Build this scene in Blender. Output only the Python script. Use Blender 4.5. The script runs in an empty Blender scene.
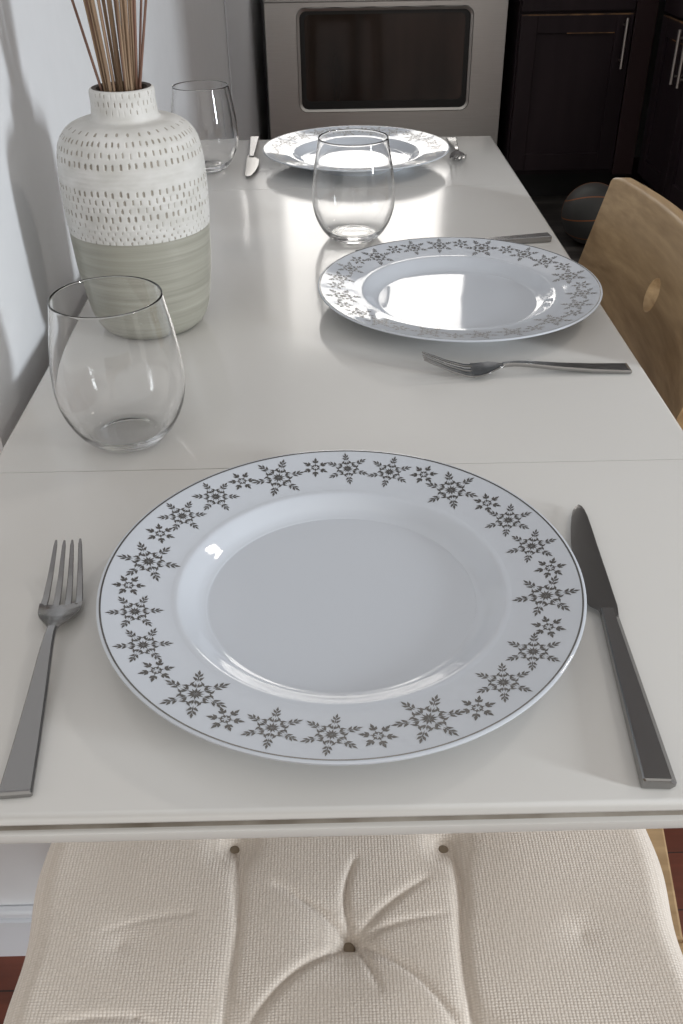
import bpy, bmesh, math, random
import numpy as np
from mathutils import Vector, Matrix
random.seed(7)
PI = math.pi
SC = bpy.context.scene
COL = SC.collection
TZ = 0.75                     # table top height
CAMZ = 1.09

# ------------------------------------------------------------------ camera, world, lights, exposure
cam_d = bpy.data.cameras.new('camera'); cam = bpy.data.objects.new('camera', cam_d); COL.objects.link(cam)
cam_d.sensor_fit = 'VERTICAL'; cam_d.sensor_height = 36.0; cam_d.lens = 916.76 / 1024 * 36.0
cam_d.clip_start = .02; cam_d.clip_end = 60
p_, y_, r_ = 0.6069, -0.01, -0.0149
f0 = Vector((-math.sin(y_), math.cos(y_), 0)); r0 = Vector((math.cos(y_), math.sin(y_), 0)); u0 = Vector((0, 0, 1))
fw = f0*math.cos(p_) - u0*math.sin(p_); up = u0*math.cos(p_) + f0*math.sin(p_)
rt = r0*math.cos(r_) + up*math.sin(r_); up2 = -r0*math.sin(r_) + up*math.cos(r_)
cam.matrix_world = Matrix(((rt.x, up2.x, -fw.x, 0), (rt.y, up2.y, -fw.y, 0), (rt.z, up2.z, -fw.z, CAMZ), (0, 0, 0, 1)))
SC.camera = cam

W = bpy.data.worlds.new('world'); SC.world = W; W.use_nodes = True
bg = W.node_tree.nodes['Background']; bg.inputs[0].default_value = (1.0, .965, .915, 1); bg.inputs[1].default_value = .80

def area(name, loc, rot, sx, sy, power, color):
    l = bpy.data.lights.new(name, 'AREA'); l.shape = 'RECTANGLE'; l.size = sx; l.size_y = sy
    l.energy = power; l.color = color
    o = bpy.data.objects.new(name, l); COL.objects.link(o); o.location = loc; o.rotation_euler = rot
    return o
# daylight through the glazed door on the right and the window above the range
area('patio_daylight', (3.0, -.95, 1.32), (0, PI/2, 0), 0.85, .34, 98, (.90, .955, 1.0))
area('kitchen_window_daylight', (.20, 4.36, 1.82), (-PI/2, 0, 0), .96, 1.10, 15, (1.0, .965, .915))

area('kitchen_fill_light', (1.75, 1.55, 2.57), (0, 0, 0), .3, .3, 11, (1.0, .94, .86))  # unseen overhead fill, added to brighten the rear of the table

vs = SC.view_settings
vs.view_transform = 'Standard'; vs.look = 'None'; vs.gamma = 1; vs.use_curve_mapping = False
vs.exposure = 0.0
SC.cycles.max_bounces = 24; SC.cycles.glossy_bounces = 12; SC.cycles.transmission_bounces = 24; SC.cycles.transparent_max_bounces = 24

# ------------------------------------------------------------------ materials
def mat(name, color, rough=.5, metal=0, **kw):
    m = bpy.data.materials.new(name); m.use_nodes = True
    b = m.node_tree.nodes['Principled BSDF']
    b.inputs['Base Color'].default_value = (*color, 1); b.inputs['Roughness'].default_value = rough
    b.inputs['Metallic'].default_value = metal
    for k, v in kw.items():
        b.inputs[k.replace('_', ' ')].default_value = v
    return m
def nodes(m): return m.node_tree.nodes, m.node_tree.links, m.node_tree.nodes['Principled BSDF']
def noise_color(m, c1, c2, scale=(1, 1, 1), nscale=5, detail=4, lo=.3, hi=.7, bump=0, bdist=.001, distortion=0):
    N, L, b = nodes(m)
    tc = N.new('ShaderNodeTexCoord'); mp = N.new('ShaderNodeMapping'); mp.inputs['Scale'].default_value = scale
    nt = N.new('ShaderNodeTexNoise'); nt.inputs['Scale'].default_value = nscale; nt.inputs['Detail'].default_value = detail
    nt.inputs['Distortion'].default_value = distortion
    cr = N.new('ShaderNodeValToRGB'); cr.color_ramp.elements[0].position = lo; cr.color_ramp.elements[1].position = hi
    cr.color_ramp.elements[0].color = (*c1, 1); cr.color_ramp.elements[1].color = (*c2, 1)
    L.new(tc.outputs['Object'], mp.inputs[0]); L.new(mp.outputs[0], nt.inputs['Vector'])
    L.new(nt.outputs['Fac'], cr.inputs[0]); L.new(cr.outputs[0], b.inputs['Base Color'])
    if bump:
        bp = N.new('ShaderNodeBump'); bp.inputs['Strength'].default_value = bump; bp.inputs['Distance'].default_value = bdist
        L.new(nt.outputs['Fac'], bp.inputs['Height']); L.new(bp.outputs[0], b.inputs['Normal'])
    return m

M = {}
M['table'] = mat('white_lacquer', (.645, .635, .615), .13, Specular_IOR_Level=.3)
M['groove_taupe'] = noise_color(mat('taupe_groove', (.3, .27, .23), .6), (.24, .205, .165), (.44, .40, .35), (1, 1, 1), 40)  # browner second tone for the groove in the table edge
M['wall'] = noise_color(mat('wall_paint', (.62, .64, .68), .6), (.70, .71, .73), (.72, .73, .75), nscale=30, bump=.05)
M['ceiling'] = mat('ceiling_paint', (.72, .73, .75), .7)
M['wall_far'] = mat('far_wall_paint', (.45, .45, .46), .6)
M['trim'] = mat('trim_paint', (.72, .74, .78), .35)
M['porcelain'] = mat('porcelain', (.58, .615, .67), .05, Specular_IOR_Level=.5)
M['silver_print'] = mat('silver_print', (.13, .125, .12), .35, .6)
M['rim_line'] = mat('rim_line', (.14, .135, .13), .3, .7)
M['steel'] = mat('cutlery_steel', (.33, .325, .32), .22, 1)
M['blade_steel'] = mat('blade_steel', (.17, .165, .16), .32, 1)
M['brushed'] = noise_color(mat('brushed_steel', (.5, .49, .47), .33, 1), (.56, .545, .525), (.65, .635, .615), (1, 1, 60), 8, lo=.2, hi=.8)
M['bezel'] = mat('window_bezel_steel', (.5, .49, .47), .3, 1)
M['oven_glass'] = noise_color(mat('oven_glass', (.02, .018, .016), .06), (.010, .009, .008), (.058, .040, .033), (1, .1, .25), 6, 2)  # brown noise patches stand in for reflections in the pane
M['black'] = mat('black_enamel', (.012, .012, .012), .35)
M['cabinet'] = noise_color(mat('espresso_cabinet', (.014, .009, .009), .45, Specular_IOR_Level=.25), (.020, .013, .016), (.032, .021, .025), (2, 2, .25), 9, bump=.1)
M['cabinet_red'] = mat('espresso_stile', (.040, .020, .021), .4)
M['scuff'] = noise_color(mat('worn_cabinet_edge', (.2, .1, .04), .5), (.05, .03, .02), (.40, .21, .09), (1, 1, 1), 14, lo=.35, hi=.65)
M['nickel'] = mat('nickel_handle', (.62, .58, .54), .3, 1)
M['baseboard'] = mat('baseboard_paint', (.66, .68, .72), .4)
M['plinth'] = mat('plinth_black', (.008, .008, .008), .5)

def wood(name, c1, c2, axis='X', rough=.42):
    m = mat(name, c1, rough); N, L, b = nodes(m)
    tc = N.new('ShaderNodeTexCoord'); mp = N.new('ShaderNodeMapping')
    s = {'X': (1.2, 14, 14), 'Y': (14, 1.2, 14), 'Z': (14, 14, 1.2)}[axis]; mp.inputs['Scale'].default_value = s
    n1 = N.new('ShaderNodeTexNoise'); n1.inputs['Scale'].default_value = 2.2; n1.inputs['Detail'].default_value = 7; n1.inputs['Distortion'].default_value = 1.0
    n2 = N.new('ShaderNodeTexNoise'); n2.inputs['Scale'].default_value = 14; n2.inputs['Detail'].default_value = 4
    mx = N.new('ShaderNodeMath'); mx.operation = 'MULTIPLY_ADD'; mx.inputs[1].default_value = .35
    cr = N.new('ShaderNodeValToRGB'); cr.color_ramp.elements[0].position = .42; cr.color_ramp.elements[1].position = .86
    cr.color_ramp.elements[0].color = (*c1, 1); cr.color_ramp.elements[1].color = (*c2, 1)
    L.new(tc.outputs['Object'], mp.inputs[0]); L.new(mp.outputs[0], n1.inputs[0]); L.new(mp.outputs[0], n2.inputs[0])
    L.new(n2.outputs['Fac'], mx.inputs[0]); L.new(n1.outputs['Fac'], mx.inputs[2]); L.new(mx.outputs[0], cr.inputs[0])
    L.new(cr.outputs[0], b.inputs['Base Color'])
    bp = N.new('ShaderNodeBump'); bp.inputs['Strength'].default_value = .12; bp.inputs['Distance'].default_value = .001
    L.new(n2.outputs['Fac'], bp.inputs['Height']); L.new(bp.outputs[0], b.inputs['Normal'])
    return m
M['oak'] = wood('pale_oak', (.235, .145, .066), (.49, .34, .185))
M['oak_leg'] = wood('pale_oak_upright', (.23, .14, .06), (.36, .24, .115), 'Z')

def floor_mat():
    m = mat('red_brown_floorboards', (.12, .035, .018), .28); N, L, b = nodes(m)
    tc = N.new('ShaderNodeTexCoord'); br = N.new('ShaderNodeTexBrick')
    br.inputs['Scale'].default_value = 1; br.inputs['Brick Width'].default_value = .9; br.inputs['Row Height'].default_value = .083
    br.inputs['Mortar Size'].default_value = .0012; br.inputs['Mortar Smooth'].default_value = .3; br.offset = .37
    br.inputs['Color1'].default_value = (.135, .034, .017, 1); br.inputs['Color2'].default_value = (.085, .022, .012, 1); br.inputs['Mortar'].default_value = (.02, .008, .005, 1)
    mp = N.new('ShaderNodeMapping'); mp.inputs['Scale'].default_value = (1.5, 24, 1)
    nt = N.new('ShaderNodeTexNoise'); nt.inputs['Scale'].default_value = 3; nt.inputs['Detail'].default_value = 6
    mx = N.new('ShaderNodeMix'); mx.data_type = 'RGBA'; mx.blend_type = 'OVERLAY'; mx.inputs[0].default_value = .5
    L.new(tc.outputs['Object'], br.inputs[0]); L.new(tc.outputs['Object'], mp.inputs[0]); L.new(mp.outputs[0], nt.inputs[0])
    L.new(br.outputs[0], mx.inputs[6]); L.new(nt.outputs['Fac'], mx.inputs[7]); L.new(mx.outputs[2], b.inputs['Base Color'])
    return m
M['floor'] = floor_mat()
M['tile'] = noise_color(mat('kitchen_tile', (.08, .07, .06), .35), (.03, .027, .025), (.13, .12, .11), (1, 6, 1), 3, lo=.4, hi=.65)

def glass_mat():
    m = bpy.data.materials.new('clear_glass'); m.use_nodes = True
    b = m.node_tree.nodes['Principled BSDF']
    b.inputs['Base Color'].default_value = (1, 1, 1, 1); b.inputs['Roughness'].default_value = 0
    b.inputs['Transmission Weight'].default_value = 1; b.inputs['IOR'].default_value = 1.45
    return m
M['glass'] = glass_mat()

def fabric_mat():
    m = mat('cream_woven_cotton', (.66, .60, .52), .9, Sheen_Weight=.2); N, L, b = nodes(m)
    tc = N.new('ShaderNodeTexCoord'); mp = N.new('ShaderNodeMapping'); mp.inputs['Rotation'].default_value = (0, 0, 0)
    v = N.new('ShaderNodeTexVoronoi'); v.inputs['Scale'].default_value = 500; v.inputs['Randomness'].default_value = .15
    mp.inputs['Scale'].default_value = (.78, 1, .6)
    cr = N.new('ShaderNodeValToRGB'); cr.color_ramp.elements[0].position = .15; cr.color_ramp.elements[1].position = .62
    cr.color_ramp.elements[0].color = (.86, .79, .715, 1); cr.color_ramp.elements[1].color = (.70, .63, .555, 1)
    bp = N.new('ShaderNodeBump'); bp.inputs['Strength'].default_value = .55; bp.inputs['Distance'].default_value = .0015; bp.invert = True
    L.new(tc.outputs['Object'], mp.inputs[0]); L.new(mp.outputs[0], v.inputs['Vector']); L.new(v.outputs['Distance'], cr.inputs[0])
    L.new(cr.outputs[0], b.inputs['Base Color']); L.new(v.outputs['Distance'], bp.inputs['Height']); L.new(bp.outputs[0], b.inputs['Normal'])
    return m
M['fabric'] = fabric_mat()
M['button'] = mat('button_fabric', (.27, .22, .16), .8)
M['vase_white'] = noise_color(mat('matte_white_clay', (.7, .7, .68), .75), (.53, .52, .49), (.64, .63, .61), (1, 1, 2), 45, bump=.35, bdist=.001)
M['vase_dash'] = noise_color(mat('clay_in_the_dashes', (.5, .46, .40), .85), (.27, .245, .205), (.37, .34, .30), nscale=60)
M['vase_glaze'] = noise_color(mat('sage_glaze', (.36, .36, .30), .32), (.27, .266, .222), (.37, .362, .31), (1.5, 1.5, 60), 5, 5, bump=.25, bdist=.0015)
M['vase_inner'] = mat('vase_inside', (.05, .035, .028), .8)
M['reed_tan'] = noise_color(mat('dried_reed_tan', (.42, .29, .16), .7), (.20, .125, .075), (.34, .235, .15), (60, 60, 4), 4)
M['reed_brown'] = noise_color(mat('dried_reed_brown', (.2, .1, .07), .7), (.11, .055, .04), (.22, .12, .085), (60, 60, 4), 4)
M['reed_rust'] = noise_color(mat('dried_reed_rust', (.3, .17, .1), .7), (.17, .085, .06), (.27, .155, .105), (60, 60, 4), 4)
M['ball'] = noise_color(mat('ball_rubber', (.05, .05, .05), .6), (.045, .045, .043), (.065, .065, .062), nscale=8, bump=.2, bdist=.002)
M['ball_line'] = mat('ball_orange_line', (.30, .10, .03), .6)

# ------------------------------------------------------------------ helpers
def tag(o, label, cat, group=None):
    o['label'] = label; o['category'] = cat
    if group: o['group'] = group
    return o
def thing(name, label, cat, loc=(0, 0, 0), rz=0, group=None):
    o = bpy.data.objects.new(name, None); COL.objects.link(o); o.location = loc; o.rotation_euler = (0, 0, rz)
    o.empty_display_size = .05
    return tag(o, label, cat, group)
def obj(name, bm, mats, parent=None, smooth=None, loc=None):
    me = bpy.data.meshes.new(name)
    bmesh.ops.recalc_face_normals(bm, faces=bm.faces[:])
    if smooth is not None:
        for f in bm.faces: f.smooth = True
        for e in bm.edges:
            if len(e.link_faces) == 2 and e.calc_face_angle(0) > math.radians(smooth): e.smooth = False
    bm.to_mesh(me); bm.free()
    for m in (mats if isinstance(mats, (list, tuple)) else [mats]): me.materials.append(m)
    o = bpy.data.objects.new(name, me); COL.objects.link(o)
    if parent: o.parent = parent
    if loc: o.location = loc
    return o
def struct(name, bm, m, smooth=None):
    o = obj(name, bm, m, smooth=smooth); o['kind'] = 'structure'; return o
def copy_tree(o, parent=None):
    c = o.copy(); COL.objects.link(c)
    if parent: c.parent = parent
    for ch in list(o.children): copy_tree(ch, c)
    return c
def box(bm, x0, x1, y0, y1, z0, z1, bev=0, seg=2, mi=0):
    vs = [bm.verts.new((x, y, z)) for x in (x0, x1) for y in (y0, y1) for z in (z0, z1)]
    fs = [bm.faces.new([vs[i] for i in q]) for q in ((0,1,3,2),(4,6,7,5),(0,4,5,1),(2,3,7,6),(0,2,6,4),(1,5,7,3))]
    for f in fs: f.material_index = mi
    if bev:
        r = bmesh.ops.bevel(bm, geom=list({e for f in fs for e in f.edges}), offset=bev, segments=seg, affect='EDGES', profile=.5)
        for f in r['faces']: f.material_index = mi
    return bm
def lathe(bm, prof, n=96, mi=None, close=False):
    rings = []
    for (r, z) in prof:
        if r < 1e-6: rings.append([bm.verts.new((0, 0, z))])
        else: rings.append([bm.verts.new((r*math.cos(2*PI*k/n), r*math.sin(2*PI*k/n), z)) for k in range(n)])
    prs = list(zip(range(len(rings)-1), range(1, len(rings))))
    if close: prs.append((len(rings)-1, 0))
    for j, (a, b) in enumerate(prs):
        A, B = rings[a], rings[b]
        for k in range(n):
            k2 = (k+1) % n
            if len(A) == 1 and len(B) == 1: continue
            if len(A) == 1: f = bm.faces.new((A[0], B[k2], B[k]))
            elif len(B) == 1: f = bm.faces.new((A[k], A[k2], B[0]))
            else: f = bm.faces.new((A[k], A[k2], B[k2], B[k]))
            if mi: f.material_index = mi[j]
    return bm
def loft(bm, secs, mi=0):
    """secs: list of closed rings of 3-D points with equal counts; capped at both ends."""
    R = [[bm.verts.new(p) for p in s] for s in secs]
    n = len(R[0])
    for a, b in zip(R, R[1:]):
        for k in range(n):
            f = bm.faces.new((a[k], a[(k+1) % n], b[(k+1) % n], b[k])); f.material_index = mi
    for e in (R[0], R[-1]):
        f = bm.faces.new(e); f.material_index = mi
    return bm
def tube(bm, pts, rads, n=10, mi=0):
    pts = [Vector(p) for p in pts]; secs = []
    for i, p in enumerate(pts):
        t = (pts[min(i+1, len(pts)-1)] - pts[max(i-1, 0)]).normalized()
        a = t.orthogonal().normalized() if i == 0 else (secs_a - t*secs_a.dot(t)).normalized()
        secs_a = a; b = t.cross(a); r = rads[i] if isinstance(rads, (list, tuple)) else rads
        secs.append([p + (a*math.cos(2*PI*k/n) + b*math.sin(2*PI*k/n))*r for k in range(n)])
    return loft(bm, secs, mi)
def interp(x, xs, ys): return float(np.interp(x, xs, ys))
def smoothprof(pts, n=8):
    """Catmull-Rom through (r, z) points."""
    P = [pts[0]] + list(pts) + [pts[-1]]; out = []
    for i in range(1, len(P)-2):
        for k in range(n):
            t = k/n; a, b, c, d = (np.array(P[i+j]) for j in (-1, 0, 1, 2))
            v = .5*((2*b) + (-a+c)*t + (2*a-5*b+4*c-d)*t*t + (-a+3*b-3*c+d)*t**3)
            out.append((max(0, float(v[0])), float(v[1])))
    out.append(tuple(pts[-1])); return out
NEW = bmesh.new

# ------------------------------------------------------------------ setting
WX = -.265                    # face of the wall beside the table
struct('floor', box(NEW(), -3.2, 3.1, -3.0, 4.5, -.05, 0), M['floor'])
struct('trim_2', box(NEW(), .2, 1.75, 2.2, 3.80, 0, .004), M['tile'])
struct('wall_left', box(NEW(), -3.2, WX, .640, 4.5, 0, 2.6), M['wall'])
def bb(bm, x0, x1, y0, y1):
    box(bm, x0, x1, y0, y1, 0, .072); box(bm, x0, x1, y0+.004, y1, .072, .085, .003)
    return bm
struct('baseboard_left', bb(NEW(), -3.2, WX-.001, .624, .6395), M['baseboard'])
# pale upright panel on the left wall just before the range
struct('trim_1', box(NEW(), WX+.0005, WX+.005, 2.78, 3.66, 0, 2.45, .001), M['trim'])
# far wall with a window opening above the range
bm = NEW(); X0, X1, Z0, Z1 = -.28, .68, 1.27, 2.37
box(bm, WX+.0005, 1.83, 4.40, 4.5, 0, Z0); box(bm, WX+.0005, 1.83, 4.40, 4.5, Z1, 2.6)
box(bm, X1, 1.83, 4.40, 4.5, Z0, Z1)
struct('wall_far', bm, M['wall_far'])
bm = NEW()
for x0, x1, z0, z1 in ((X0+.02, X1, Z0-.04, Z0+.02), (X0+.02, X1, Z1-.02, Z1+.04), (X1-.02, X1+.05, Z0-.04, Z1+.04), (X0+.02, X1, 1.98, 2.02), (X0+.02, X1, 1.60, 1.63)):
    box(bm, x0, x1, 4.325, 4.352, z0, z1, .003)
struct('window_1', bm, M['trim'])
struct('ceiling', box(NEW(), -3.2, 3.1, .15, 4.5, 2.6, 2.7), M['ceiling'])
# kitchen side wall and wall with the glazed door on the right
struct('wall_kitchen', box(NEW(), 1.83, 1.93, 2.1, 4.5, 0, 2.6), M['wall_far'])
struct('wall_light_blocker', box(NEW(), 1.0, 3.02, .80, .90, 0, 2.6), M['wall_far'])  # unseen partition, added to keep the door light off the far left wall
bm = NEW(); box(bm, 3.02, 3.1, -.60, 4.5, 0, 2.6); box(bm, 3.02, 3.1, -3.0, -1.30, 0, 2.6); box(bm, 3.02, 3.1, -1.30, -.60, 2.02, 2.6)
struct('wall_right', bm, M['wall_far'])
bm = NEW()
for y0, y1, z0, z1 in ((-1.33, -1.26, .02, 2.0), (-.64, -.57, .02, 2.0), (-1.33, -.57, 1.925, 2.0), (-1.33, -.57, .02, .14)):
    box(bm, 2.965, 3.015, y0, y1, z0, z1, .003)
struct('door_1', bm, M['trim'])

# ------------------------------------------------------------------ dining table
TX0, TX1, TY0, TS1, TS2, TY1 = -.242, .261, .2571, .546, 1.2416, 1.524
tbl = thing('dining_table', 'white lacquered drop-leaf dining table running along the wall', 'table', (0, .89, 0))
def edge_loft(bm, x0, x1, y0, y1, ends):
    """Board with a moulded edge (round nose, groove, bead) on the listed sides."""
    z = TZ
    prof = [(-.004, z), (-.0018, z-.0006), (-.0004, z-.002), (0, z-.0036), (-.0006, z-.0050), (-.0085, z-.0062), (-.0088, z-.0098), (-.0022, z-.0104),
            (-.0002, z-.0118), (.0004, z-.0148), (-.0004, z-.0175), (-.0028, z-.0192)]
    def ring(o, zz):
        a = o if 'l' in ends else 0; b = o if 'r' in ends else 0; c = o if 'n' in ends else 0; d = o if 'f' in ends else 0
        return [(x0-a, y0-c-.89, zz), (x1+b, y0-c-.89, zz), (x1+b, y1+d-.89, zz), (x0-a, y1+d-.89, zz)]
    loft(bm, [ring(o, zz) for o, zz in prof])
    for f in bm.faces:
        zc = f.calc_center_median().z
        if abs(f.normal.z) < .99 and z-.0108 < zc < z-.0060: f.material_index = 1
    return bm
g = .0004
def seam_bevel(o):
    return o
leafn = obj('leaf', edge_loft(NEW(), TX0, TX1, TY0, TS1-g, 'nlr'), [M['table'], M['groove_taupe']], tbl, smooth=35)
obj('table_top', edge_loft(NEW(), TX0, TX1, TS1+g, TS2-g, 'lr'), [M['table'], M['groove_taupe']], tbl, smooth=35)
obj('leaf', edge_loft(NEW(), TX0, TX1, TS2+g, TY1, 'flr'), [M['table'], M['groove_taupe']], tbl, smooth=35)
bm = NEW()
for a in ((TX0+.02, TX1-.02, .575-.89, .593-.89), (TX0+.02, TX1-.02, 1.195-.89, 1.213-.89), (TX0+.02, TX0+.038, .59-.89, 1.2-.89), (TX1-.038, TX1-.02, .59-.89, 1.2-.89)):
    box(bm, *a, TZ-.10, TZ-.0195, .001)
obj('apron', bm, M['table'], tbl)
for x in (TX0+.025, TX1-.065):
    for y in (.580-.89, 1.168-.89):
        obj('leg', box(NEW(), x, x+.04, y, y+.04, 0, TZ-.0195, .003), M['table'], tbl)
for y0, y1 in ((TY0+.05, .574), (1.214, TY1-.05)):
    obj('leaf_support', box(NEW(), -.02, .02, y0-.89, y1-.89, TZ-.055, TZ-.0195, .002), M['table'], tbl)

# ------------------------------------------------------------------ plates
RIMZ = [(.0920, .0150), (.1000, .0163), (.1150, .0189), (.1300, .0218), (.1320, .0223)]
def rimz(r): return interp(r, [a for a, b in RIMZ], [b for a, b in RIMZ])
def rhomb(out, x, y, ang, ln, w, bulge=.45):
    c, s = math.cos(ang), math.sin(ang)
    out.append([(x + c*u - s*v, y + s*u + c*v) for u, v in ((0, 0), (ln*bulge, -w/2), (ln, 0), (ln*bulge, w/2))])
def flake(kind):
    q = []
    for k in range(6):
        a = k*PI/3; c, s = math.cos(a), math.sin(a)
        P = lambda r, t=0: (r*c - t*s, r*s + t*c)
        if kind == 's':
            rhomb(q, *P(.55), a, .45, .20); rhomb(q, *P(.42), a+.62, .36, .20); rhomb(q, *P(.42), a-.62, .36, .20)
            rhomb(q, *P(.06), a, .36, .11); b = a + PI/6
            rhomb(q, .22*math.cos(b), .22*math.sin(b), b+1.9, .28, .11); rhomb(q, .22*math.cos(b), .22*math.sin(b), b-1.9, .28, .11)
            rhomb(q, *P(.40), a, .20, .09)
        else:
            rhomb(q, 0, 0, a, .25, .075); b = a + PI/6
            rhomb(q, .03*math.cos(b), .03*math.sin(b), b, .21, .05)
            for sg in (-1, 1):
                rhomb(q, *P(.25, sg*.03), a+sg*.62, .25, .085)
                rhomb(q, *P(.30, sg*.20), a-sg*.50, .25, .075)
                rhomb(q, *P(.24, sg*.015), a+sg*.16, .22, .05)
                rhomb(q, *P(.56, sg*.012), a+sg*.80, .20, .085)
                rhomb(q, *P(.68, sg*.012), a+sg*.52, .21, .085)
                rhomb(q, *P(.52, sg*.05), a+sg*.25, .16, .06)
            rhomb(q, *P(.46), a, .36, .035); rhomb(q, *P(.76), a, .24, .085)
    return q
FL = {'b': flake('m'), 'm': flake('m'), 's': flake('s')}
FR = {'b': .0184, 'm': .0154, 's': .0094}
BIG = [5, -20, 21, 10, -20, -30]
UNIT = [('b', 0, .1118), ('s', 11.5, .1178), ('m', 22.5, .1138), ('m', 36.5, .1142), ('s', 47, .1160)]
def make_plate(label, x, y, rot):
    t = thing('dinner_plate', label, 'plate', (x, y, TZ), rot, 'snowflake dinner plates on the table')
    bm = NEW()
    top = smoothprof([(0, .0058), (.040, .0056), (.0715, .0056), (.0760, .0061), (.0800, .0079), (.0845, .0111), (.0885, .0138), (.0905, .01490), (.0922, .01525), (.0945, .01535)], 5)
    top += [(.1000, .0163), (.1080, .0177), (.1150, .0189), (.1230, .0204), (.1300, .0218), (.1322, .0222), (.1331, .0217), (.1330, .0207)]
    bot = [(.1300, .0193), (.1150, .0162), (.0960, .0125), (.0880, .0100), (.0800, .0040), (.0780, .0002), (.0740, .0002), (.0725, .0024), (.04, .0024), (0, .0024)]
    lathe(bm, top + bot, 180)
    LIFT = .00013
    # printed snowflakes
    for rep in range(6):
        for i, (k, d, r) in enumerate(UNIT):
            th = math.radians(170.3 + rep*60 + d); rr = r + random.uniform(-.0006, .0006)
            cx, cy = rr*math.cos(th), rr*math.sin(th); sp = th + (math.radians(BIG[rep]) if k == 'b' else random.uniform(-.25, .25)); R = FR[k]
            for quad in FL[k]:
                vs = []
                for (u, v) in quad:
                    X = cx + R*(u*math.cos(sp) - v*math.sin(sp)); Y = cy + R*(u*math.sin(sp) + v*math.cos(sp))
                    vs.append(bm.verts.new((X, Y, rimz(math.hypot(X, Y)) + LIFT)))
                f = bm.faces.new(vs); f.material_index = 1
    # thin silver line just inside the edge
    ln = [(.1307, rimz(.1307)+LIFT*.6), (.1316, rimz(.1316)+LIFT*.6)]
    lathe(bm, ln, 180, mi=[2])
    me_o = obj('plate_body', bm, [M['porcelain'], M['silver_print'], M['rim_line']], t, smooth=50)
    return t
PL = [(.0032, .3987), (.1222, .8356), (.0423, 1.373)]
make_plate('white snowflake rim dinner plate nearest the camera, between fork and knife', *PL[0], 0)
make_plate('white snowflake rim dinner plate near the wooden chair back, behind a sideways fork', *PL[1], .35)
make_plate('white dinner plate at the far end of the table in front of the oven', *PL[2], .8)

# ------------------------------------------------------------------ cutlery
def rrect(y, z, w, t, x=0, ch=.3):
    a, b = w/2, t/2; c = min(a, b)*ch
    return [(x+u, y, z+v) for u, v in ((-a+c, -b), (a-c, -b), (a, -b+c), (a, b-c), (a-c, b), (-a+c, b), (-a, b-c), (-a, -b+c))]
FZ = ([0, .03, .06, .082, .095, .104, .112, .120, .128, .136, .150, .163, .172], [.0018, .0030, .0055, .0082, .0092, .0088, .0062, .0034, .0022, .0030, .0078, .0138, .0180])
FW = ([0, .03, .06, .085, .100, .106], [.0156, .0128, .0098, .0072, .0056, .0054])
fork_meshes = {}
def make_fork(label, x, y, rz):
    t = thing('fork', label, 'fork', (x, y, TZ), rz, 'steel forks beside the plates')
    if not fork_meshes:
        bm = NEW(); ys = [0, .0006, .003] + list(np.linspace(.008, .106, 22))
        secs = []
        for i, yy in enumerate(ys):
            w = interp(yy, *FW); th = interp(yy, [0, .06, .106], [.0032, .0036, .0034])
            if i == 0: w -= .0012; th -= .001
            secs.append(rrect(yy, interp(yy, *FZ)+.0002, w, th, ch=.55))
        loft(bm, secs); a = obj('handle', bm, M['steel'], t, smooth=40)
        bm = NEW()
        hw = ([.1045, .108, .112, .117, .122, .127, .131], [.0050, .0072, .0128, .0190, .0224, .0238, .0238]); secs = []
        for yy in np.linspace(.1045, .131, 16):
            w = interp(yy, *hw); zc = interp(yy, *FZ); ring = []
            dish = .0022*min(1, (yy-.1045)/.012)
            us = np.linspace(-1, 1, 9)
            top = [(u*w/2, yy, zc + dish*u*u + .0007) for u in us]; bot = [(u*w/2, yy, zc + dish*u*u - .0007) for u in us[::-1]]
            secs.append(top + bot)
        loft(bm, secs)
        for k, (xa, xb) in enumerate(((-.0098, -.0070), (-.0033, -.0023), (.0033, .0023), (.0098, .0070))):
            secs = []
            for yy in np.linspace(.130, .172, 14):
                u = (yy-.130)/.042; xc = xa + (xb-xa)*u; w = .0041 - .0021*u
                zc = interp(yy, *FZ) + .0022*(xa/.0119)**2*(1-.6*u)
                if u > .99: w *= .6
                secs.append(rrect(yy, zc, w, .0014, xc, .5))
            loft(bm, secs)
        b = obj('tines', bm, M['steel'], t, smooth=40)
        fork_meshes['h'], fork_meshes['t'] = a, b
    else:
        for k in ('h', 't'):
            c = fork_meshes[k].copy(); COL.objects.link(c); c.parent = t
    return t
make_fork('steel fork lying left of the nearest plate, tines pointing away', -.1460, .2680, math.radians(3.9))
make_fork('steel fork lying sideways in front of the middle plate, tines to the left', .2468, .6865, math.radians(91.2))
make_fork('small far steel fork right of the farthest plate, tines towards the camera', .1945, 1.500, math.radians(177.5))

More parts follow.
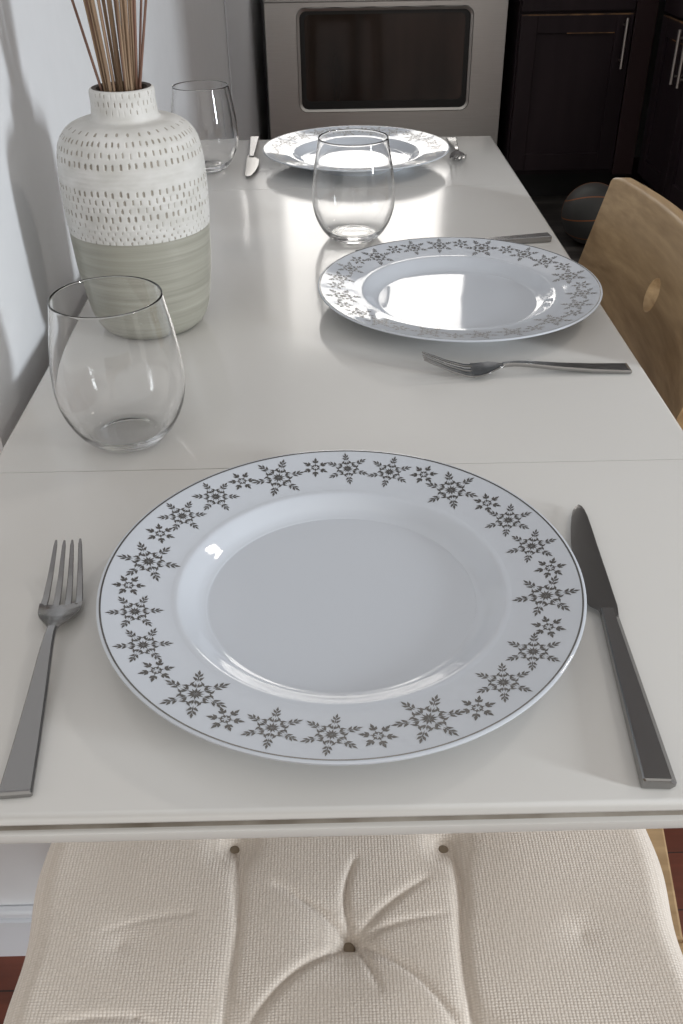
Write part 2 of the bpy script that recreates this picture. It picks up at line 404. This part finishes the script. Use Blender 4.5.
knife_meshes = {}
def make_knife(label, x, y, rz):
    t = thing('table_knife', label, 'knife', (x, y, TZ), rz, 'steel knives beside the plates')
    if not knife_meshes:
        bm = NEW(); secs = []
        for i, yy in enumerate([0, .0008, .004] + list(np.linspace(.01, .118, 14))):
            w = interp(yy, [0, .118], [.0154, .0092]); th = interp(yy, [0, .118], [.0068, .0052])
            if i == 0: w -= .0016; th -= .0014
            zc = .0038
            a, b = w/2, th/2
            secs.append([(-a+.0004, yy, zc-b), (a-.0018, yy, zc-b), (a, yy, zc-b+.0018), (a, yy, zc+b-.0024), (a-.0026, yy, zc+b), (-a+.0007, yy, zc+b), (-a, yy, zc+b-.0007), (-a, yy, zc-b+.0004)])
        loft(bm, secs); a = obj('handle', bm, M['steel'], t, smooth=25)
        bm = NEW(); secs = []
        yl = [.113, .1185, .122, .128, .147, .165, .181, .197, .209, .216, .220, .222]
        xl = [-.0044, -.0058, -.0098, -.0122, -.0126, -.0122, -.0108, -.0084, -.0060, -.0040, -.0020, -.0003]
        xr = [.0044, .0052, .0056, .0055, .0053, .0050, .0047, .0046, .0043, .0036, .0026, .0008]
        for yy in yl:
            l, r = interp(yy, yl, xl), interp(yy, yl, xr); zc = .0038
            tt = interp(yy, [.113, .122, .222], [.0046, .0024, .0014])
            secs.append([(l, yy, zc), (l+(r-l)*.35, yy, zc-tt*.42), (r-.0003, yy, zc-tt*.5), (r, yy, zc), (r-.0003, yy, zc+tt*.5), (l+(r-l)*.35, yy, zc+tt*.42)])
        loft(bm, secs); b = obj('blade', bm, M['blade_steel'], t, smooth=35); b['label'] = 'matt grey blade with a rounded tip'
        knife_meshes['h'], knife_meshes['b'] = a, b
    else:
        for k in ('h', 'b'):
            c = knife_meshes[k].copy(); COL.objects.link(c); c.parent = t
    return t
make_knife('steel table knife lying right of the nearest plate, blade pointing away', .1432, .2648, math.radians(-3.7))
make_knife('steel knife behind the middle plate with only its handle showing', .2483, 1.0180, math.radians(99.5))
make_knife('steel knife at the far end between the farthest tumbler and plate', -.1125, 1.513, math.radians(181))

# ------------------------------------------------------------------ tumblers
gl0 = {}
def make_tumbler(label, x, y, rz=0):
    t = thing('stemless_wine_glass', label, 'glass', (x, y, TZ), rz, 'clear stemless wine glasses on the table')
    if not gl0:
        bm = NEW()
        out = smoothprof([(0, .0011), (.016, .0010), (.0225, .0003), (.0262, .0008), (.0305, .0036), (.0375, .0115), (.0445, .0250), (.0478, .0400), (.0474, .0560), (.0449, .0760), (.0415, .0940), (.0394, .1058)], 7)
        rim = [(.0393, .1066), (.0388, .1070), (.0383, .1066)]
        inn = smoothprof([(.0382, .1056), (.0403, .0940), (.0437, .0760), (.0461, .0560), (.0465, .0400), (.0431, .0258), (.0360, .0130), (.0285, .0068), (.0235, .0052), (.012, .0049), (0, .0047)], 7)
        lathe(bm, [(a*.965, b*1.02) for a, b in out + rim + inn], 128)
        gl0['o'] = obj('bowl', bm, M['glass'], t, smooth=60)
    else:
        c = gl0['o'].copy(); COL.objects.link(c); c.parent = t
    return t
make_tumbler('clear stemless wine glass nearest the camera, in front of the ceramic vase', -.1512, .5945)
make_tumbler('clear stemless wine glass in the middle, between the middle and farthest plates', .0290, 1.0400)
make_tumbler('clear stemless wine glass behind the vase, beside the far knife', -.1690, 1.352)

# ------------------------------------------------------------------ vase and reeds
VX, VY = -.1648, .808
vase = thing('ceramic_vase', 'two tone ceramic vase with dashed white top and sage base', 'vase', (VX, VY, TZ))
SPLIT = .0880
vp = [(.0400, .0), (.0450, .0012), (.0520, .0075), (.0572, .0200), (.0606, .0400), (.0628, .0600), (.0643, SPLIT), (.0652, .1000), (.0652, .1220), (.0640, .1420), (.0605, .1560), (.0530, .1650), (.0410, .1696), (.0310, .1708), (.0277, .1725), (.0268, .1770), (.0262, .1840), (.0264, .1900), (.0258, .1925), (.0240, .1935)]
vp = [(a*(.945 if b < .168 else 1), b*1.045) for a, b in vp]; SPLIT *= 1.045
def vase_r_profile(n=9): return smoothprof(vp, n)
bm = NEW()
low = [q for q in vase_r_profile() if q[1] <= SPLIT + 1e-6]
lathe(bm, [(0, .0010)] + [(.034, .0010)] + low, 128)
obj('glazed_base', bm, M['vase_glaze'], vase, smooth=50)['label'] = 'sage green glazed lower half with throwing lines'
# upper part: dense mesh with pressed dashes
prof = np.array([q for q in vase_r_profile(12) if q[1] >= SPLIT - 1e-6])
sl = np.concatenate([[0], np.cumsum(np.hypot(*np.diff(prof, axis=0).T))])
NS, NA = 250, 560
s = np.linspace(0, sl[-1], NS); PR = np.interp(s, sl, prof[:, 0]); PZ = np.interp(s, sl, prof[:, 1])
rows = [(.1660, .55), (.1605, .9), (.1535, .7), (.1460, 1.1), (.1260, .9), (.1195, .7), (.1140, .6), (.1075, 1.0), (.1010, .45), (.0965, .40), (.0920, .6), (.0885, .5), (.1890, .40), (.1830, .45), (.1775, .35)]
rows = [(z*1.053, d) for z, d in rows]
AN = np.arange(NA)*2*PI/NA
D = np.zeros((NS, NA)); rng = np.random.RandomState(3)
zs_s = np.interp([r[0] for r in rows], PZ[np.argsort(PZ)], s[np.argsort(PZ)])
for i, ((z, depth), sc_) in enumerate(zip(rows, zs_s)):
    cnt = 62 if z < .172 else 34
    ph = (AN/(2*PI)*cnt + (.5 if i % 2 else 0)); cell = np.floor(ph).astype(int) % cnt; u = ph - np.floor(ph) - .5
    jit = rng.uniform(-.0006, .0006, cnt)[cell]; jd = rng.uniform(.72, 1.1, cnt)[cell]; ju = rng.uniform(-.12, .12, cnt)[cell]
    hl = .0024 if z > .105 else .0015
    A = np.clip(1.35 - np.abs((u-ju)/.125)**2, 0, 1)[None, :]; B = np.clip(1.3 - np.abs((s[:, None]-sc_-jit[None, :])/hl)**2, 0, 1)
    D = np.maximum(D, A*B*depth*jd[None, :])
rough_z = (.00006*np.sin(s*1700)[:, None])*np.ones((1, NA))
RR = PR[:, None] - .0011*D + rough_z*np.clip((PZ < .170)[:, None], 0, 1)
V = np.stack([RR*np.cos(AN), RR*np.sin(AN), np.repeat(PZ[:, None], NA, 1)], -1).reshape(-1, 3)
idx = np.arange(NS*NA).reshape(NS, NA); nx = np.roll(idx, -1, 1)
F = np.stack([idx[:-1], nx[:-1], nx[1:], idx[1:]], -1).reshape(-1, 4)
fm = ((D[:-1] + D[1:] + np.roll(D, -1, 1)[:-1] + np.roll(D, -1, 1)[1:]) / 4 > .30).astype(int).ravel()
me = bpy.data.meshes.new('textured_body'); me.from_pydata(V.tolist(), [], F.tolist()); me.polygons.foreach_set('material_index', fm); me.polygons.foreach_set('use_smooth', [True]*len(F))
me.materials.append(M['vase_white']); me.materials.append(M['vase_dash']); me.update()
ub = bpy.data.objects.new('textured_body', me); COL.objects.link(ub); ub.parent = vase; ub['label'] = 'matt white upper half pressed with rows of dashes'
bm = NEW()
lathe(bm, [(.0240, .2022), (.0205, .2017), (.0192, .1990), (.0190, .172), (.026, .166), (.050, .152), (.054, .130), (.053, .05), (.047, .015), (0, .012)], 64)
obj('inner_wall', bm, M['vase_inner'], vase, smooth=50)['label'] = 'dark inside of the vase'

REED_TOP = .52
def reed(i, xn, yn, lx, ly, r, m, label, grp, name='reed_stem'):
    """Stalk that passes the neck at (xn, yn) and leans by slopes lx, ly."""
    zt = .2020; pts = []; rad = []
    t0 = -.155; t1 = random.uniform(.24, .30)
    for k in range(9):
        d = t0 + (t1-t0)*k/8; bend = .10*max(0, d)**2
        x = xn + lx*d*(1 if d > 0 else .18) + (lx*bend)*1.2; yv = yn + ly*d*(1 if d > 0 else .18) + ly*bend
        pts.append((x, yv, zt + d)); rad.append(r*(1 - .25*max(0, d)/.3))
    zb = pts[0][2]; xb, yb = pts[0][0], pts[0][1]
    bm = NEW(); tube(bm, [(p[0]-xb, p[1]-yb, p[2]-zb) for p in pts], rad, 8)
    o = obj(name, bm, m, None, smooth=60, loc=(VX+xb, VY+yb, TZ+zb))
    return tag(o, label, 'dried stem', grp)
G = 'dried reeds in the ceramic vase'
reed(0, -.0155, -.004, -.185, -.03, .00115, M['reed_brown'], 'thin dark brown dried reed leaning farthest left out of the vase', G)
reed(1, .0155, -.003, .215, -.02, .00110, M['reed_brown'], 'thin dark brown dried reed leaning farthest right out of the vase', G)
reed(2, .0135, .004, .165, .02, .00100, M['reed_brown'], 'thin dark brown dried reed second from the right in the vase', G)
reed(3, -.0125, .003, -.100, .02, .00130, M['reed_rust'], 'rusty brown dried reed second from the left in the vase', G)
n = 0
taken = [(-.0155, -.004), (.0155, -.003), (.0135, .004), (-.0125, .003)]
tries = 0
while n < 34 and tries < 60000:
    tries += 1
    x, yv = random.uniform(-.0125, .0140), random.uniform(-.0140, .0140)
    if math.hypot(x, yv) > .0152 or any(math.hypot(x-a, yv-b) < .0029 for a, b in taken): continue
    taken.append((x, yv)); n += 1
    tone = random.random()
    m, lab = (M['reed_tan'], 'tan dried reed in the middle of the bundle in the vase') if tone < .68 else (M['reed_rust'], 'reddish brown dried reed within the bundle in the vase')
    reed(10+n, x, yv, x*7.5 + random.uniform(-.012, .012), yv*6.5, random.uniform(.00085, .00125), m, lab, 'tan dried reeds in the bundle' if tone < .68 else 'reddish dried reeds in the bundle')

# ------------------------------------------------------------------ chairs
def make_chair(label, x, y, rz):
    t = thing('dining_chair', label, 'chair', (x, y, 0), rz, 'pale oak dining chairs at the table')
    SH = .41; YB = -.2035; Wd = .448; BUL = .036; TILT = .255
    # seat of boards running across
    bm = NEW(); ys = [-.205, -.105, .0995, .245]
    def hw(yy): return .222 + .155*(yy + .03)
    for a, b in zip(ys, ys[1:]):
        a += .0012; b -= .0012
        loft(bm, [[(-hw(a)+o, a+o, z), (hw(a)-o, a+o, z), (hw(b)-o, b-o, z), (-hw(b)+o, b-o, z)] for o, z in ((.002, SH-.022), (0, SH-.020), (0, SH-.002), (.002, SH))])
    obj('seat', bm, M['oak'], t, smooth=30)
    bm = NEW()
    for sg in (-1, 1):
        loft(bm, [[(sg*(hw(yy)-.035-.02), yy, SH-.07), (sg*(hw(yy)-.035), yy, SH-.07), (sg*(hw(yy)-.035), yy, SH-.0225), (sg*(hw(yy)-.055), yy, SH-.0225)] for yy in (-.17, .17)])
    for yy in (-.185, .180): box(bm, -.17, .17, yy, yy+.02, SH-.07, SH-.0225, .001)
    obj('seat_frame', bm, M['oak'], t)
    # curved back board with a finger hole
    bm = NEW(); secs = []
    def face(u, z, off): 
        xx = u*Wd/2; yy = YB - BUL*(1-u*u) + TILT*(.79-z) - off
        return xx, yy, z
    NU = 40
    for i in range(NU+1):
        u = -1 + 2*i/NU; e = (1-abs(u)); top = .794 - .003*max(0, 1-e/.02)**2; lo = .600 + .003*max(0, 1-e/.02)**2
        secs.append([face(u, lo, .001), face(u, lo+.004, 0), face(u, .645, 0), face(u, .69, 0), face(u, .735, 0), face(u, top-.0035, 0), face(u, top-.0008, .0015), face(u, top, .004), face(u, top, .014), face(u, top-.003, .018), face(u, lo+.003, .018), face(u, lo, .014)])
    loft(bm, secs)
    bo = obj('backrest', bm, M['oak'], t, smooth=40)
    bm = NEW(); cy = face(0, .722, .01)
    bmesh.ops.create_cone(bm, cap_ends=True, segments=40, radius1=.0165, radius2=.0165, depth=.08)
    bmesh.ops.rotate(bm, verts=bm.verts, cent=(0, 0, 0), matrix=Matrix.Rotation(PI/2 - math.atan(TILT), 3, 'X'))
    bmesh.ops.translate(bm, verts=bm.verts, vec=(.036, cy[1], cy[2]))
    cut = obj('cutter', bm, M['oak'])
    md = bo.modifiers.new('hole', 'BOOLEAN'); md.operation = 'DIFFERENCE'; md.object = cut; md.solver = 'EXACT'
    cut.parent = t
    dg = bpy.context.evaluated_depsgraph_get(); nm = bpy.data.meshes.new_from_object(bo.evaluated_get(dg))
    bo.modifiers.clear(); bo.data = nm; cm = cut.data; bpy.data.objects.remove(cut); bpy.data.meshes.remove(cm)
    for sg in (-1, 1):
        bm = NEW(); xs = sg*.175; u = xs/(Wd/2)
        p1 = face(u, .74, .0185+.011); p0 = face(u, .60, .0185+.011)
        tube(bm, [(xs, -.235, 0), (xs, -.215, .35), (xs, p0[1]-.002, .56), p0, p1], [.012, .015, .013, .0105, .009], 16)
        obj('leg', bm, M['oak_leg'], t, smooth=50)
        bm = NEW(); tube(bm, [(sg*.215, .205, 0), (sg*.200, .195, SH-.023)], [.012, .017], 16)
        obj('leg', bm, M['oak_leg'], t, smooth=50)
    return t
chair_a = make_chair('pale oak chair with finger hole in its curved back, right of table', .1205, .9060, math.radians(90-3.9))
chair_b = copy_tree(chair_a)
chair_b.location = (.022, .290, 0); chair_b.rotation_euler = (0, 0, 0)
chair_b['label'] = 'pale oak chair under the cream cushion at the near end'

# ------------------------------------------------------------------ tufted cushion
cush = thing('seat_cushion', 'cream woven tufted seat cushion on the nearest chair', 'cushion', (.0070, .29, .411))
TH = .042                     # top above base at the rim crest
def chw(y): return .2432 + .035*(y - .03)
btn = [(-.0935, .166), (.0755, .163), (-.0045, .0830), (-.0880, .002), (.0815, .002), (-.170, .0825), (.168, .0825), (0, -.08), (-.088, -.16), (.0815, -.16), (-.17, -.08), (.168, -.08)]
def cush_z(x, y):
    h = TH + 0*x
    for bx, by in btn:
        d = np.hypot(x-bx, y-by); deep = .013 if abs(bx) < .12 else .003
        h = h - deep*np.exp(-(d/.015)**1.05)
    # pleats along y joining the button rows
    for bx in (-.0870, .0815):
        off = .0025*np.sin(y*40+bx*30)
        h = h - (.0048 if bx > 0 else .0024)*np.exp(-np.abs((x-bx-off)/.0042)**1.3)*np.clip((.165-y)/.03, 0, 1) - .0014*np.exp(-((x-bx)/.018)**2)
    # creases that fan out from the centre button
    for (x0, y0, x1, y1, dp, wd) in ((0, .0825, -.058, .128, .0040, .0040), (0, .0825, .060, .132, .0030, .0042), (0, .0825, .004, .150, .0042, .0036), (0, .0825, -.078, .012, .0042, .0042), (0, .0825, .078, .006, .0046, .0040), (0, .0825, .072, .101, .0025, .0035), (0, .0825, .018, .045, .0032, .0034),
                                     (-.088, .002, -.150, .030, .0036, .0030), (-.150, .030, -.205, .026, .0032, .0030), (-.120, .105, -.185, .092, .0014, .0028), (.0815, .165, .086, .10, .003, .004), (-.088, .165, -.086, .10, .002, .004)):
        vx, vy = x1-x0, y1-y0; L2 = vx*vx+vy*vy; t = np.clip(((x-x0)*vx + (y-y0)*vy)/L2, 0, 1)
        bow = .10*np.sqrt(L2)*np.sin(t*PI)*(1 if x1*y1 > 0 else -1)*(1 if dp > .004 else .4)
        nxv, nyv = -vy/np.sqrt(L2), vx/np.sqrt(L2)
        d = np.hypot(x-x0-vx*t-nxv*bow, y-y0-vy*t-nyv*bow); h = h - .85*dp*np.exp(-(d/(wd*.72))**1.3)*(.35+.65*np.sin(np.clip(t*.9+.1, 0, 1)*PI)**.6)
    h = h + .0012*np.sin(x*23+1)*np.cos(y*19)
    return h
NXg, NYg = 300, 280
Y0c, Y1c = -.175, .248
vv = []; top_i = np.zeros((NYg, NXg), int)
us = np.linspace(-1, 1, NXg); ws = np.linspace(-1, 1, NYg)
us = np.sign(us)*(1-(1-np.abs(us))**1.25); ws = np.sign(ws)*(1-(1-np.abs(ws))**1.25)
yy = (Y0c+Y1c)/2 + ws*(Y1c-Y0c)/2
UU, YY = np.meshgrid(us, yy); WW = np.meshgrid(us, ws)[1]
XX = UU*(chw(YY) + .0022*np.sin(YY*55)); 
ex = (1-np.abs(UU))*.235; ey = (1-np.abs(WW))*.19
def roundoff(e, R): return np.where(e < R, np.sqrt(np.clip(1-((R-e)/R)**2, 0, 1)), 1)
E_ = roundoff(ex, .022)*roundoff(ey, .034)
HT = cush_z(XX, YY)
ZT = .018 + (HT-.018)*E_; ZB = .018 - .0178*roundoff(ex, .02)*roundoff(ey, .02)
Vt = np.stack([XX, YY, ZT], -1).reshape(-1, 3); Vb = np.stack([XX, YY, ZB], -1).reshape(-1, 3)
ii = np.arange(NXg*NYg).reshape(NYg, NXg)
Ft = np.stack([ii[:-1, :-1], ii[:-1, 1:], ii[1:, 1:], ii[1:, :-1]], -1).reshape(-1, 4); Fb = Ft[:, ::-1] + NXg*NYg
me = bpy.data.meshes.new('cushion_cover'); me.from_pydata(np.concatenate([Vt, Vb]).tolist(), [], np.concatenate([Ft, Fb]).tolist())
bm = NEW(); bm.from_mesh(me); bpy.data.meshes.remove(me)
bmesh.ops.remove_doubles(bm, verts=bm.verts[:], dist=.00005)
obj('cushion_cover', bm, M['fabric'], cush, smooth=180)
for bx, by in btn[:3]:
    bm = NEW(); z = float(cush_z(np.array(bx), np.array(by)))
    lathe(bm, [(0, .0045), (.0030, .0041), (.0056, .0026), (.0064, .0006), (.0050, -.0008), (0, -.0012)], 24)
    obj('button', bm, M['button'], cush, smooth=60, loc=(bx, by, z-.001))

# ------------------------------------------------------------------ range
RY = 3.78
rng_t = thing('oven_range', 'stainless steel range with dark window behind the table end', 'oven', (.228, RY, 0))
obj('body', box(NEW(), -.448, .448, .022, .60, .06, .90, .006), M['brushed'], rng_t)
obj('plinth', box(NEW(), -.44, .44, .06, .60, 0, .06), M['black'], rng_t)
WXa, WXb, WZ0, WZ1 = -.318, .310, .352, .686
def rr2(x0, x1, z0, z1, r, y, n=8):
    P = []
    for cx, cz, a0 in ((x1-r, z0+r, -PI/2), (x1-r, z1-r, 0), (x0+r, z1-r, PI/2), (x0+r, z0+r, PI)):
        for k in range(n+1): a = a0 + PI/2*k/n; P.append((cx + r*math.cos(a), y, cz + r*math.sin(a)))
    return P
def ring_face(bm, rings, mi=0):
    R = [[bm.verts.new(p) for p in q] for q in rings]; n = len(R[0])
    for a, b in zip(R, R[1:]):
        for k in range(n): f = bm.faces.new((a[k], a[(k+1) % n], b[(k+1) % n], b[k])); f.material_index = mi
    return R
bm = NEW()
R = ring_face(bm, [rr2(-.445, .445, .10, .715, .006, .021), rr2(-.445, .445, .10, .715, .006, .002), rr2(-.443, .443, .102, .713, .006, 0), rr2(WXa-.012, WXb+.012, WZ0-.012, WZ1+.012, .034, 0), rr2(WXa-.012, WXb+.012, WZ0-.012, WZ1+.012, .034, .021)])
n_ = len(R[0])
for k in range(n_): bm.faces.new((R[0][k], R[0][(k+1) % n_], R[-1][(k+1) % n_], R[-1][k]))
door = obj('oven_door', bm, M['brushed'], rng_t, smooth=30)
bm = NEW()
ring_face(bm, [rr2(WXa-.0115, WXb+.0115, WZ0-.0115, WZ1+.0115, .034, .012), rr2(WXa-.0115, WXb+.0115, WZ0-.0115, WZ1+.0115, .034, -.003), rr2(WXa-.009, WXb+.009, WZ0-.009, WZ1+.009, .032, -.005), rr2(WXa, WXb, WZ0, WZ1, .025, -.003), rr2(WXa, WXb, WZ0, WZ1, .025, .012)])
obj('window_bezel', bm, M['bezel'], door, smooth=40)
bm = NEW(); loft(bm, [rr2(WXa+.0003, WXb-.0003, WZ0+.0003, WZ1-.0003, .025, .004), rr2(WXa+.0003, WXb-.0003, WZ0+.0003, WZ1-.0003, .025, .010)])
obj('window_pane', bm, M['oven_glass'], door)['label'] = 'dark glass oven window'
bm = NEW(); ring_face(bm, [rr2(WXa+.0003, WXb-.0003, WZ0+.0003, WZ1-.0003, .025, .0038), rr2(WXa+.018, WXb-.018, WZ0+.028, WZ1-.012, .02, .0038)])
obj('window_border', bm, M['black'], door)
obj('control_panel', box(NEW(), -.445, .445, -.01, .021, .724, .87, .005), M['brushed'], rng_t)
for k in range(6):
    bm = NEW(); lathe(bm, [(0, .035), (.024, .035), (.027, .032), (.029, .002), (.029, 0), (0, 0)], 32)
    bmesh.ops.rotate(bm, verts=bm.verts, cent=(0, 0, 0), matrix=Matrix.Rotation(PI/2, 3, 'X'))
    obj('knob', bm, M['black'], rng_t, smooth=40, loc=(-.315 + k*.126, -.0102, .765))
bm = NEW(); box(bm, -.44, .44, .05, .58, .9, .912, .002)
obj('cooktop', bm, M['black'], rng_t)

# ------------------------------------------------------------------ cabinets
def door_panel(bm, w, h):
    """Shaker door in the x-z plane, front at y=0 facing -y."""
    fr = .062
    for a in ((0, fr, 0, h), (w-fr, w, 0, h), (fr, w-fr, 0, fr), (fr, w-fr, h-fr, h)):
        box(bm, a[0], a[1], 0, .02, a[2], a[3], .0015, 1)
    box(bm, fr-.002, w-fr+.002, .010, .018, fr-.002, h-fr+.002)
    return bm
def worn(bm, x0, x1, z0, z1):
    return box(bm, x0, x1, -.0004, .003, z0, z1)
def bar_handle(parent, x, z0, z1, name='handle'):
    bm = NEW(); tube(bm, [(x, -.032, z0), (x, -.032, z1)], .0062, 14)
    for z in (z0+.025, z1-.025): tube(bm, [(x, .0, z), (x, -.030, z)], .0042, 10)
    h = obj(name, bm, M['nickel'], parent, smooth=50); h['label'] = 'brushed nickel bar handle'; return h
def cabinet(label, loc, rz, w, dw, n_doors, depth=.58, drawer=True, hpos=('r',)):
    t = thing('base_cabinet', label, 'cabinet', loc, rz, 'dark espresso kitchen base cabinets')
    obj('carcass', box(NEW(), .001, w-.001, .021, depth, .105, .88), M['cabinet'], t)
    obj('plinth', box(NEW(), .001, w-.001, .075, depth, 0, .104), M['plinth'], t)
    for k in range(n_doors):
        x0 = .006 + k*(dw+.004)
        d = obj('door', door_panel(NEW(), dw, .545), M['cabinet'], t, loc=(x0, 0, .125))
        bm = NEW(); worn(bm, .002, dw-.002, .5405, .5452); worn(bm, dw*.42, dw-.064, .4815, .4845)
        obj('worn_edge', bm, M['scuff'], d)['label'] = 'edge rubbed through to golden brown wood'
        hx = dw-.032 if hpos[k] == 'r' else .032
        bar_handle(d, hx, .545-.012-.166, .545-.012)
        dr = obj('drawer_front', box(NEW(), x0, x0+dw, 0, .02, .680, .865, .0015), M['cabinet'], t)
        bm = NEW(); tube(bm, [(x0+dw/2-.085, -.032, .775), (x0+dw/2+.085, -.032, .775)], .0062, 14)
        for xx in (x0+dw/2-.06, x0+dw/2+.06): tube(bm, [(xx, 0, .775), (xx, -.03, .775)], .0042, 10)
        obj('handle', bm, M['nickel'], dr, smooth=50)
    if w - n_doors*(dw+.004) > .05:
        x0 = .006 + n_doors*(dw+.004)
        obj('filler_stile', box(NEW(), x0, w-.002, .001, .021, .105, .88, .001), M['cabinet_red'], t)['label'] = 'reddish dark stile beside the corner'
    return t
CY = 3.72
cabinet('dark espresso base cabinet with one door and handle, between the oven and the corner', (.706, CY, 0), 0, .500, .410, 1)
# run on the right, facing the table (-x)
cabinet('dark espresso base cabinet on the right run with paired bar handles, nearest the corner', (1.208, 3.672, 0), -PI/2, .66, .325, 2, hpos=('r', 'l'), depth=.60)
bm = NEW(); box(bm, .700, 1.80, CY-.02, 4.38, .881, .915, .003)
o = obj('counter_top', bm, M['black'], None); tag(o, 'dark counter top over the cabinet beside the oven', 'counter')
bm = NEW(); box(bm, 1.18, 1.80, 3.014, CY-.022, .881, .915, .003)
o = obj('counter_top', bm, M['black'], None); tag(o, 'dark counter top over the right hand cabinet run', 'counter')

# ------------------------------------------------------------------ ball
BR = .104
ball = thing('basketball', 'dark grey basketball with orange seams on the floor by the cabinets', 'ball', (.923, 3.208, .0045))
bm = NEW(); bmesh.ops.create_uvsphere(bm, u_segments=64, v_segments=40, radius=BR); bmesh.ops.translate(bm, verts=bm.verts, vec=(0, 0, BR))
obj('ball_body', bm, M['ball'], ball, smooth=180)
bm = NEW()
def seam(fn, n=96):
    pts = []
    for k in range(n):
        v = Vector(fn(2*PI*k/n)).normalized()*(BR+.0002); pts.append(v)
    rot = Matrix.Rotation(-.12, 3, 'X') @ Matrix.Rotation(-.10, 3, 'Y') @ Matrix.Rotation(1.25, 3, 'Z')
    pts = [rot @ v + Vector((0, 0, BR)) for v in pts]; secs = []
    for k in range(n):
        p = pts[k]; t = (pts[(k+1) % n]-pts[k-1]).normalized(); nrm = (p-Vector((0, 0, BR))).normalized(); b = t.cross(nrm)
        secs.append([bm.verts.new(p + b*.0024 - nrm*.0005), bm.verts.new(p + nrm*.0006), bm.verts.new(p - b*.0024 - nrm*.0005)])
    for k in range(n):
        a, c = secs[k], secs[(k+1) % n]
        for j in range(2): bm.faces.new((a[j], a[j+1], c[j+1], c[j]))
seam(lambda a: (math.cos(a), math.sin(a), -.02))
seam(lambda a: (0, math.cos(a), math.sin(a)))
seam(lambda a: (math.cos(a), math.sin(a), .75 + .18*math.cos(2*a)))
seam(lambda a: (math.cos(a), math.sin(a), -.75 - .18*math.cos(2*a)))
obj('seams', bm, M['ball_line'], ball, smooth=60)['label'] = 'orange seam lines'
